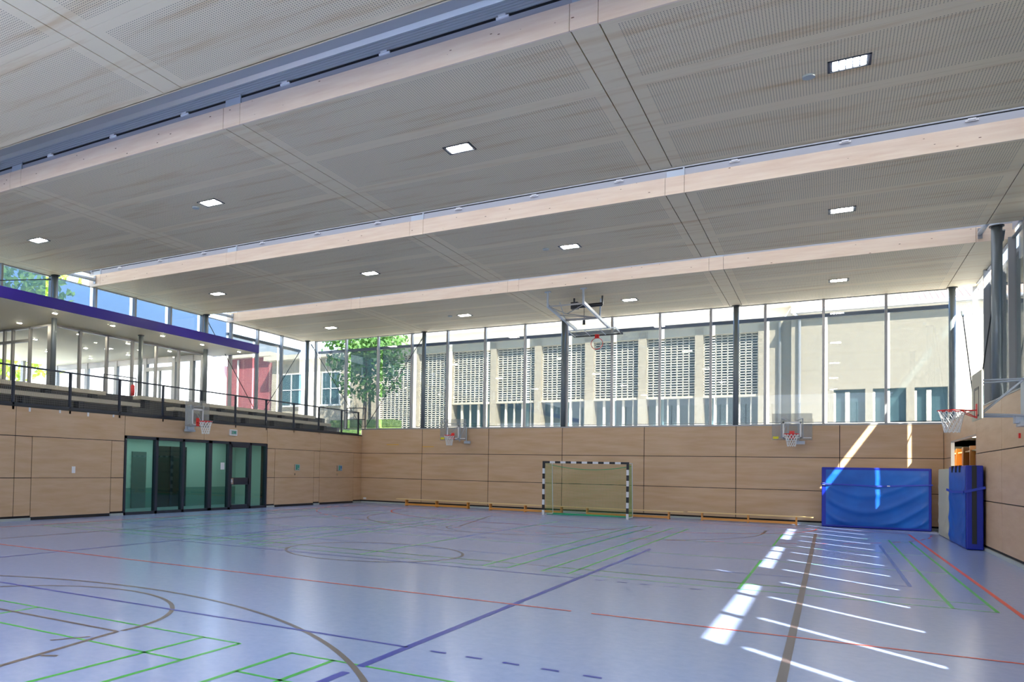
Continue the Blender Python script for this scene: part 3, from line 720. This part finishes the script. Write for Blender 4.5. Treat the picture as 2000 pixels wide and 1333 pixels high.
MB().bar(cp(0, 4.5, .07), cp(0, 4.5, .22), .15, .1, up=(0, 1, 0)).build('rim_bracket', M['red'], rim)

# ------------------------------------------------------------------ handball goal
gx, gy = 11.26, 29.88
t = thing('handball_goal', 'black and white striped handball goal with a green net at the back wall', 'goal', (gx, gy, 0))
def striped(mb, a, b, s=.08, n=10, vertical=True, first=None):
    for k in range(n):
        m = M['black'] if k % 2 else M['whitep']
        if first: m = first(k)
        u0 = a[2] + (b[2] - a[2]) * k / n; u1 = a[2] + (b[2] - a[2]) * (k + 1) / n
        mb.box(a[0], b[0], a[1], b[1], u0, u1, m)
for sx in (-1, 1):
    mb = MB(); x0 = gx + sx * 1.54
    for k in range(10): mb.box(x0 - .04, x0 + .04, gy - .04, gy + .04, k * .2, (k + 1) * .2, M['black'] if k % 2 or k == 9 else M['whitep'])
    mb.build('post', M['whitep'], t)
mb = MB()
mb.box(gx - 1.58, gx - 1.3, gy - .04, gy + .04, 2.0, 2.08, M['black']).box(gx + 1.3, gx + 1.58, gy - .04, gy + .04, 2.0, 2.08, M['black'])
for k in range(13): mb.box(gx - 1.3 + k * .2, gx - 1.1 + k * .2, gy - .04, gy + .04, 2.0, 2.08, M['whitep'] if k % 2 == 0 else M['black'])
mb.build('crossbar', M['whitep'], t)
for sx in (-1, 1):
    x0 = gx + sx * 1.5
    mb = MB(); mb.tube((x0, gy + .04, 2.04), (x0, gy + .95, 2.04), .017).tube((x0, gy + .95, 2.04), (x0, gy + 1.1, 0.02), .017).tube((x0, gy + 1.1, .03), (x0, gy + .04, .03), .02)
    mb.build('rear_frame', M['whitep'], t)
MB().tube((gx - 1.5, gy + 1.1, .03), (gx + 1.5, gy + 1.1, .03), .025).tube((gx - 1.5, gy + .25, .03), (gx + 1.5, gy + 1.0, .03), .012).build('ground_bar', M['gcord'], t)
net = MB(); nu = 56
def sag(u): return 1.92 - .16 * (1 - ((u - .5) * 2) ** 2)
for k in range(nu + 1):
    u = k / nu; x = gx - 1.5 + 3 * u
    net.tube((x, gy + .03, 2.0), (x, gy + .75, sag(u)), .0026, 4).tube((x, gy + .75, sag(u)), (x, gy + 1.08, .03), .0026, 4)
for k in range(36):
    v_ = k / 36
    for q in range(10):
        ua, ub = q / 10, (q + 1) / 10
        za = sag(ua) * (1 - v_) + .03 * v_; zb_ = sag(ub) * (1 - v_) + .03 * v_; yy = gy + .75 + .33 * v_
        net.tube((gx - 1.5 + 3 * ua, yy, za), (gx - 1.5 + 3 * ub, yy, zb_), .0026, 4)
for sx in (-1, 1):
    for k in range(14): y = gy + .03 + k * .06; net.tube((gx + sx * 1.5, y, 2.0), (gx + sx * 1.5, y + .25, .03), .0024, 4)
    for k in range(30): z = .05 + k * .065; net.tube((gx + sx * 1.5, gy + .03, z), (gx + sx * 1.5, gy + .95, z), .0024, 4)
net.build('net', M['gnet'], t)
mb = MB()
for q in range(16):
    a, b = q / 16, (q + 1) / 16
    mb.tube((gx - 1.45 + 2.95 * a, gy + .78, sag(a) + .02), (gx - 1.45 + 2.95 * b, gy + .78, sag(b) + .02), .011, 6)
mb.build('net_rope', M['gcord'], t)
# ------------------------------------------------------------------ gym benches
def gym_bench(x0, x1, y, lab):
    t = thing('gym_bench', lab, 'bench', ((x0 + x1) / 2, y, 0), 'long wooden gym benches along the back wall')
    MB().box(x0, x1, y - .13, y + .13, .275, .305).build('seat', M['benchtop'], t)
    MB().box(x0 + .48, x1 - .5, y - .12, y - .05, .03, .115).build('beam', M['orange'], t)
    for x in (x0 + .48, (x0 + x1) / 2, x1 - .5):
        MB().box(x - .025, x + .025, y - .11, y + .11, .02, .275).box(x - .03, x + .03, y - .13, y + .13, 0, .03).build('leg', M['orange'], t)
gym_bench(2.42, 6.36, 31.78, 'wooden gym bench farthest left along the back wall')
gym_bench(6.5, 10.46, 31.5, 'wooden gym bench ending behind the left goal post')
gym_bench(10.5, 14.45, 31.46, 'wooden gym bench running behind the goal net')
gym_bench(14.55, 18.5, 31.8, 'wooden gym bench between the goal and the blue mat')
# ------------------------------------------------------------------ crash mats
def drape_mat(m, depth=.5, tilt=0):
    N, L, b = nodes(m)
    tc = N.new('ShaderNodeTexCoord')
    return m
def mat_block(t, x0, x1, y0, y1, z0, z1, m, name='body', face='-y', amp=.016, nx=60, nz=40):
    """mat body with sagging wrinkles on its front face"""
    mb = MB()
    mb.box(x0, x1, y0, y1, z0, z1)
    o = mb.build(name, m, t)
    bv = o.modifiers.new('b', 'BEVEL'); bv.width = .025; bv.segments = 3
    return o
def wrinkle_face(t, axis, at, u0, u1, z0, z1, m, sign=-1, amp=.02, name='front_cover', seed=0):
    rnd = random.Random(seed); mb = MB(); nu, nz = 72, 54; i0 = 0
    W = u1 - u0; H = z1 - z0
    for j in range(nz + 1):
        for i in range(nu + 1):
            u = i / nu; v = j / nz
            e = min(1, min(u, 1 - u) * 14) * min(1, min(v, 1 - v) * 14)
            s = v + .28 * (1 - (2 * u - 1) ** 2) * (1 - v * .4)
            wv = (.5 + .5 * math.sin(s * 24 + 3 * math.sin(u * 3 + seed))) ** 3 * (1 - v) ** 1.1 * (.35 + .65 * abs(2 * u - .9))
            d = e * (amp * wv * 1.6 + .012 + .008 * math.sin(u * 5 + v * 3))
            p = (u0 + W * u, at + sign * d, z0 + H * v) if axis == 'y' else (at + sign * d, u0 + W * u, z0 + H * v)
            mb.v.append(p)
    for j in range(nz):
        for i in range(nu):
            a = j * (nu + 1) + i; f = (a, a + 1, a + nu + 2, a + nu + 1)
            mb.f.append(f if (axis == 'y') else f[::-1]); mb.m.append(0)
    return mb.build(name, m, t, smooth=True)
t = thing('crash_mat', 'large blue crash mat standing upright against the back wall', 'mat', (20.2, 31.9, 0))
mat_block(t, 18.74, 21.72, 31.68, 32.12, .01, 2.03, M['bluedk'])
wrinkle_face(t, 'y', 31.675, 18.86, 21.64, .08, 1.95, M['blue'], -1, .06, seed=1)
MB().bar((18.72, 31.63, 1.47), (20.3, 31.625, 1.42), .02, .045).bar((20.3, 31.625, 1.42), (21.74, 31.63, 1.5), .02, .045).build('strap', M['strap'], t)
MB().box(18.76, 18.84, 31.64, 31.68, 1.42, 1.5).box(20.55, 20.63, 31.6, 31.64, 1.42, 1.45).build('buckle', M['chrome'], t)
t = thing('crash_mat', 'beige-faced crash mat leaning on the right wall before the doorway', 'mat', (21.9, 29, 0))
mat_block(t, 21.76, 22.08, 27.6, 30.28, .01, 2.0, M['matbeige'])
wrinkle_face(t, 'x', 21.755, 27.66, 30.22, .05, 1.96, M['matbeige'], -1, .02, seed=4)
t = thing('crash_mat', 'blue crash mat with black stripe on its end, leaning on the right wall', 'mat', (21.9, 26, 0))
mat_block(t, 21.74, 22.07, 24.4, 27.58, .01, 2.05, M['bluedk'])
wrinkle_face(t, 'x', 21.735, 24.46, 27.54, .05, 2.0, M['blue'], -1, .035, seed=7)
MB().box(21.85, 21.94, 24.385, 24.4, .15, 2.04).build('black_stripe', M['black'], t)
mb = MB()
for y in (25.3, 26.0, 26.7): mb.box(21.70, 21.76, y - .03, y + .03, 1.88, 2.06)
mb.build('carry_loop', M['black'], t)
MB().bar((21.68, 27.5, 1.42), (21.67, 26.4, 1.38), .02, .06).bar((21.67, 26.4, 1.38), (21.68, 24.38, 1.4), .02, .06).bar((21.7, 24.37, 1.4), (22.1, 24.37, 1.52), .02, .06, up=(0, 0, 1)).build('strap', M['strap'], t)
# ------------------------------------------------------------------ small wall fittings
t = thing('exit_sign', 'small white framed exit sign with green pictogram above the glass door', 'sign', (0, 22.9, 2.79))
MB().box(0, .05, 22.68, 23.1, 2.79, 3.02).build('housing', M['white'], t); mb = MB(); mb.box(.05, .053, 22.72, 23.06, 2.83, 2.98, M['skirt']).box(.053, .055, 22.8, 22.86, 2.84, 2.97, M['green_sign']).box(.053, .055, 22.9, 23.02, 2.86, 2.96, M['green_sign']); mb.build('pictogram', M['green_sign'], t)
o = MB().box(.15, .3, YB - .015, YB, .16, .25).build('wall_socket', M['white']); tag(recenter(o), 'white double socket low in the left corner of the back wall', 'socket')
for x0, x1, z, lab in ((1.36, 2.0, 2.79, 'short yellow tape mark on the back wall near the corner'), (3.23, 3.8, 2.70, 'faint yellow tape mark on the back wall left of the hoop')):
    o = MB().box(x0, x1, YB - .002, YB, z - .015, z + .015).build('tape_mark', M['ochre']); tag(recenter(o), lab, 'tape', 'yellow tape marks')
o = MB().box(XR - .03, XR, 20.36, 20.44, 2.54, 2.64).build('alarm_button', M['red']); tag(recenter(o), 'tiny red alarm button on the right wall', 'button')
# ------------------------------------------------------------------ equipment room behind the right wall
struct(MB().box(XR + .3, 24.6, 24.4, 24.5, 0, 3.0).box(XR + .3, 24.6, 39.4, 39.5, 0, 3.0).box(24.5, 24.6, 24.5, 39.5, 0, 3.0).box(22.1, 22.2, 33.01, 39.5, 0, 3.0).build('wall_store', M['plaster']))
struct(MB().box(22.2, 24.6, 24.4, 39.5, 3.0, 3.1).build('ceiling_store', M['plaster']))
struct(MB().box(22.2, 24.6, 33.2, 39.5, -.2, 0).build('floor_store', M['floor']))
MB().box(22.5, 24.2, 27.6, 30.2, 2.97, 2.995).box(22.24, 22.5, 34.5, 38.5, 2.985, 2.995).build('light_strip', M['roomfill'], bpy.data.objects['ceiling_store'])  # unseen glowing strips added to brighten the lockers
labs = ['orange wooden locker cupboard with a red basket, right of two seen through the doorway', 'orange wooden locker cupboard with a red basket, left of two seen through the doorway']
for q, (ya, yb) in enumerate(((30.9, 33.9), (34.1, 38.6))):
    t = thing('locker_cupboard', labs[q], 'cupboard', (23.1, (ya + yb) / 2, 0), 'lockers in the equipment room')
    mb = MB(); n = 2 if q == 0 else 3
    mb.box(23.4, 23.44, ya, yb, 0, 2.8)
    for k in range(n + 1): y = ya + (yb - ya) * k / n; mb.box(22.75, 23.44, y - .04, y + .04, 0, 2.8)
    mb.build('carcass', M['orange'], t)
    for z in (.3, .9, 1.5, 2.1, 2.62): MB().box(22.8, 23.4, ya, yb, z, z + .04).build('shelf', M['benchtop'], t)
for y, lab in ((31.75, 'red mesh basket on a locker shelf, right one'), (34.6, 'red mesh basket on a locker shelf, left one')):
    o = MB().box(22.84, 23.2, y - .22, y + .22, 2.145, 2.17).box(22.84, 22.86, y - .22, y + .22, 2.17, 2.5).box(23.18, 23.2, y - .22, y + .22, 2.17, 2.5).box(22.86, 23.18, y - .22, y - .2, 2.17, 2.5).box(22.86, 23.18, y + .2, y + .22, 2.17, 2.5).build('storage_basket', M['red']); tag(recenter(o), lab, 'basket', 'red baskets in the lockers')

# ------------------------------------------------------------------ outside
struct(MB().box(-70, 80, 33.3, 110, 3.0, 3.3).box(27.2, 80, -60, 33.3, 3.0, 3.3).box(23.3, 27.2, -60, 33.3, 3.12, 3.3).build('ground_outside', M['pave']))
struct(MB().box(-70, -14.6, -60, 33.3, 3.7, 4.0).box(-14.6, -3.7, 26.2, 33.3, 3.7, 4.0).build('ground_forecourt', M['pave']))
# school block behind
b = thing('school_building', 'pale concrete building with white lattice screens behind the back windows', 'building', (5, 44.6, 3.3))
Yw = 44.6
MB().box(-6.3, 17.37, Yw + .9, 56, 3.3, 10.0).build('inner_wall', M['shade'], b)
pil = [(-6.3, -5.9), (-3.25, -2.95), (-.98, -.62), (1.86, 2.22), (4.55, 4.94), (7.42, 7.89), (10.25, 10.66), (13.05, 13.44), (15.95, 17.37)]
for x0, x1 in pil: MB().box(x0, x1, Yw, Yw + .95, 3.3, 9.3).build('pillar', M['render'], b)
MB().box(-6.3, 17.37, Yw - .75, 56.2, 10.05, 10.25).build('roof_slab', M['conc_w'], b)
MB().box(-6.3, 17.37, Yw + .05, Yw + .95, 8.95, 10.05).build('lintel', M['conc_w'], b)
for (a0, a), (c0, c1) in zip(pil, pil[1:]):
    x0, x1 = a, c0; tall = x1 < -.5
    zb = 4.1 if tall else 5.8
    if x0 < -2 and x1 < -.9 and x0 > -3:  # passage bay
        mb = MB()
        n = 6
    n = max(3, round((x1 - x0 - .1) / .27))
    mb = MB()
    for k in range(n + 1): x = x0 + .02 + (x1 - x0 - .04) * k / n; mb.box(x - .022, x + .022, Yw + .3, Yw + .42, zb, 8.95)
    nz = round((8.95 - zb) / .135)
    for k in range(nz + 1): z = zb + (8.95 - zb) * k / nz; mb.box(x0, x1, Yw + .3, Yw + .42, z - .02, z + .02)
    mb.build('lattice', M['lattice'], b)
    if not tall:
        MB().box(x0, x1, Yw + .1, Yw + .5, 5.68, 5.8).box(x0, x1, Yw + .1, Yw + .5, 4.1, 4.2).build('window_ledge', M['conc_w'], b)
        for k in range(1, 5): x = x0 + (x1 - x0) * k / 4.6; w_ = .06 if k % 2 else .03; MB().box(x - w_, x + w_, Yw + .35, Yw + .5, 4.2, 5.68).build('window_post', M['lattice'], b)
        MB().box(x0, x1, Yw + .3, Yw + .9, 3.3, 4.1).build('parapet', M['render'], b)
mb = MB(); mb.tube((16.9, Yw - .12, 3.6), (16.9, Yw - .12, 9.3), .07, 12); mb.build('drain_pipe', M['alu'], b)
# gable block on the right
b = thing('rendered_building', 'rough beige rendered building with small windows and tiled roof, right outside', 'building', (22, 44, 3.3))
mb = MB(); Y0 = 44.0; wins = [(19.13, 20.36), (20.65, 21.89), (22.19, 23.38), (24.2, 25.4)]
zs0, zs1 = 4.25, 5.83
mb.box(17.4, 30, Y0, Y0 + .35, zs1, 9.55).box(17.4, 30, Y0, Y0 + .35, 3.3, zs0)
e = [17.4] + [v for w_ in wins for v in w_] + [30]
for k in range(0, len(e), 2): mb.box(e[k], e[k + 1], Y0, Y0 + .35, zs0, zs1)
mb.box(17.4, 17.75, Y0 + .35, 56, 3.3, 9.35)
mb.build('wall', M['render'], b)
MB().box(17.75, 30, Y0 + .36, 56, 3.3, 9.3).build('inner_block', M['shade'], b)
for x0, x1 in wins:
    MB().box(x0, x1, Y0 + .28, Y0 + .36, zs0, zs1).build('window', M['shade'], b)
    MB().box((x0 + x1) / 2 - .16, (x0 + x1) / 2 + .02, Y0 + .1, Y0 + .3, zs0, zs1 - .12).build('window_post', M['lattice'], b)
    MB().box(x0 - .0, x0 + .09, Y0 + .05, Y0 + .3, zs0, zs1 - .15).build('window_jamb', M['lattice'], b)
mb = MB(); mb.box(17.4, 30, Y0 - .32, Y0 + .1, 9.52, 9.6); mb.build('eave', M['eave'], b)
MB().tube((17.4, Y0 - .38, 9.62), (30, Y0 - .38, 9.62), .07, 10).build('gutter', M['zinc'], b)
MB().tube((17.75, Y0 - .12, 3.6), (17.75, Y0 - .12, 9.3), .06, 10).tube((17.75, Y0 - .12, 9.3), (17.5, Y0 - .36, 9.58), .06, 10).build('drain_pipe', M['zinc'], b)
mb = MB(); mb.quad((17.4, Y0 - .4, 9.7), (30, Y0 - .4, 9.7), (30, 50, 12.2), (17.4, 50, 12.2))
for k in range(58): x = 17.5 + k * .215; mb.tube((x, Y0 - .42, 9.72), (x, 50, 12.22), .05, 6)
mb.build('tiled_roof', M['tile'], b)
b = thing('white_building', 'white gabled building beyond the far right glass corner', 'building', (34, 52, 3.3))
MB().box(30.5, 44, 48, 60, 3.3, 13).build('wall', M['white'], b); MB().box(30.45, 30.5, 50, 52, 5, 7).box(31.5, 33, 47.95, 48.0, 5.5, 7.5).build('window', M['shade'], b)
MB().box(30, 44.5, 47.5, 60.5, 13, 13.3).build('roof', M['tile'], b)
# left: red building and beige one
b = thing('red_building', 'red rendered building with glass brick base behind the stand', 'building', (-16.5, 45, 4))
MB().box(-18.3, -14.2, 44.2, 54, 5.6, 9.4).build('wall', M['redwall'], b)
MB().box(-18.3, -14.2, 44.3, 54, 4.0, 5.6).build('base', M['shade'], b)
mb = MB()
for k in range(8): x = -18.1 + k * .5; mb.box(x - .03, x + .03, 44.2, 44.3, 4.1, 5.6)
for z in (4.5, 5.0, 5.55): mb.box(-18.3, -14.2, 44.2, 44.3, z - .03, z + .03)
mb.build('window_bars', M['lattice'], b)
MB().box(-18.5, -14.1, 43.7, 54, 9.4, 9.7).build('roof', M['conc_w'], b); MB().tube((-17.2, 44.1, 4.2), (-17.2, 44.1, 9.3), .08, 10).build('drain_pipe', M['white'], b)
b = thing('beige_building', 'beige building with a white framed window beside the red one', 'building', (-10.5, 44, 3.3))
MB().box(-13.6, -6.9, 43.4, 54, 3.3, 8.9).build('wall', M['render'], b); MB().box(-13.9, -6.5, 42.8, 54, 8.9, 9.2).build('roof', M['conc_w'], b)
for x0, x1, z0, z1 in ((-12.7, -11.0, 5.8, 7.9), (-9.3, -8.0, 5.8, 7.9), (-12.7, -11.0, 3.9, 4.9)):
    MB().box(x0, x1, 43.33, 43.4, z0, z1).build('window', M['shade'], b)
    MB().box(x0 - .08, x0, 43.28, 43.4, z0, z1).box(x1, x1 + .08, 43.28, 43.4, z0, z1).box(x0 - .08, x1 + .08, 43.28, 43.4, z1, z1 + .08).box(x0 - .15, x1 + .15, 43.2, 43.4, z0 - .1, z0).box((x0 + x1) / 2 - .04, (x0 + x1) / 2 + .04, 43.28, 43.4, z0, z1).box(x0, x1, 43.28, 43.4, (z0 + z1) / 2 - .03, (z0 + z1) / 2 + .03).build('window_frame', M['white'], b)
b = thing('pale_building', 'overexposed white building across the forecourt behind the foyer', 'building', (-26, 42, 4))
MB().box(-60, -18.7, 44, 52, 4, 9.0).build('wall', M['white'], b)
for x in (-42, -38, -34, -30, -26): MB().box(x, x + 1.1, 43.95, 44.0, 5.2, 6.8).build('window', M['shade'], b)
# trees
def tree(lab, x, y, z, h, r, leaf, n=900, ls=.16, seed=0, cz=.62, group=None, low=.35):
    rnd = random.Random(seed)
    t = thing('leafy_tree', lab, 'tree', (x, y, z), group)
    mb = MB(); mb.tube((x, y, z), (x + .1, y, z + h * .55), .045 * h ** .5 + .04, 10, r2=.05)
    tips = []
    for k in range(12):
        a = rnd.uniform(0, 6.28); q = rnd.uniform(.5, .95) * r; s = (x + .05, y, z + h * rnd.uniform(low, .6))
        e = (x + q * math.cos(a), y + q * math.sin(a), z + h * rnd.uniform(low + .1, .95)); mb.tube(s, e, .035, 6, r2=.01); tips.append(e)
    mb.build('trunk', M['bark'], t)
    mb = MB()
    for k in range(n):
        if rnd.random() < .55: c_ = Vector(rnd.choice(tips)) + Vector([rnd.gauss(0, r * .2) for _ in range(3)])
        else:
            d = Vector([rnd.gauss(0, 1) for _ in range(3)]).normalized() * r * rnd.random() ** .4
            c_ = Vector((x + d.x, y + d.y, z + h * cz + d.z * h * .36 / r))
        for q in range(3):
            p = c_ + Vector([rnd.gauss(0, .12) for _ in range(3)]); u = Vector([rnd.gauss(0, 1) for _ in range(3)]).normalized() * ls; w_ = u.orthogonal().normalized() * ls * .5
            mb.quad(tuple(p - u), tuple(p - w_), tuple(p + u), tuple(p + w_))
    mb.build('crown', leaf, t)
tree('slender green tree in front of the lattice building, seen through the back windows', -3.3, 38.5, 3.3, 7.8, 2.3, M['leaf'], 1700, .15, 3, low=.45)
for k, (x, y, h, r, lf, lab) in enumerate(((-24, 29.5, 13, 3.6, 'leaf2', 'bright yellow-green tree beyond the foyer glass at far left'), (-41, 36, 12, 3.4, 'leaf', 'darker tree far behind, above the violet canopy'))):
    tree(lab, x, y, 4, h, r, M[lf], 1100, .26, 20 + k, cz=.55, group='trees beyond the foyer', low=.15)
b = MB().box(-6.5, -2.2, 39.9, 41, 3.3, 4.5).build('clipped_hedge', M['lawn']); tag(recenter(b), 'low clipped green hedge below the slender tree', 'hedge')

# ------------------------------------------------------------------ light
d = Vector((-1, 1.07, -1.556))
s = bpy.data.lights.new('sun', 'SUN'); s.energy = 17; s.angle = R(.53); s.color = (1, .965, .9)
so = bpy.data.objects.new('sun', s); COL.objects.link(so); so.rotation_euler = d.to_track_quat('-Z', 'Y').to_euler()
w = bpy.data.worlds.new('sky'); SC.world = w; w.use_nodes = True
N = w.node_tree.nodes; L = w.node_tree.links; bg = N['Background']
tc = N.new('ShaderNodeTexCoord'); sp = N.new('ShaderNodeSeparateXYZ'); rp = N.new('ShaderNodeValToRGB')
L.new(tc.outputs['Generated'], sp.inputs[0]); L.new(sp.outputs[2], rp.inputs[0])
rp.color_ramp.elements[0].position = 0; rp.color_ramp.elements[0].color = (1, 1, 1, 1)
rp.color_ramp.elements[1].position = .8; rp.color_ramp.elements[1].color = (.2, .42, .95, 1)
e = rp.color_ramp.elements.new(.2); e.color = (.5, .7, 1, 1)
L.new(rp.outputs[0], bg.inputs[0]); bg.inputs[1].default_value = 2.4

# ------------------------------------------------------------------ camera
q = dict(f=1523.2813, cx=631.6372, cy=866.366, yaw=-0.5754, pitch=0.0296, roll=0.0209, X=18.9466, Y=0.0, Z=1.6975)
cyw, syw = math.cos(q['yaw']), math.sin(q['yaw'])
Rm = Matrix(((cyw, -syw, 0), (0, 0, -1), (syw, cyw, 0)))
cp_, sp_ = math.cos(q['pitch']), math.sin(q['pitch']); cr, sr = math.cos(q['roll']), math.sin(q['roll'])
Rm = Matrix(((cr, -sr, 0), (sr, cr, 0), (0, 0, 1))) @ Matrix(((1, 0, 0), (0, cp_, sp_), (0, -sp_, cp_))) @ Rm
right, down, fwd = Vector(Rm[0]), Vector(Rm[1]), Vector(Rm[2])
cam = bpy.data.cameras.new('camera'); co = bpy.data.objects.new('camera', cam); COL.objects.link(co)
mw = Matrix.Identity(4)
for i in range(3): mw[i][0] = right[i]; mw[i][1] = -down[i]; mw[i][2] = -fwd[i]
mw[0][3], mw[1][3], mw[2][3] = q['X'], q['Y'], q['Z']
co.matrix_world = mw
cam.sensor_fit = 'HORIZONTAL'; cam.sensor_width = 36; cam.lens = q['f'] / 2000 * 36
cam.shift_x = (1000 - q['cx']) / 2000; cam.shift_y = (q['cy'] - 666.5) / 2000
cam.clip_start = .05; cam.clip_end = 400
SC.camera = co
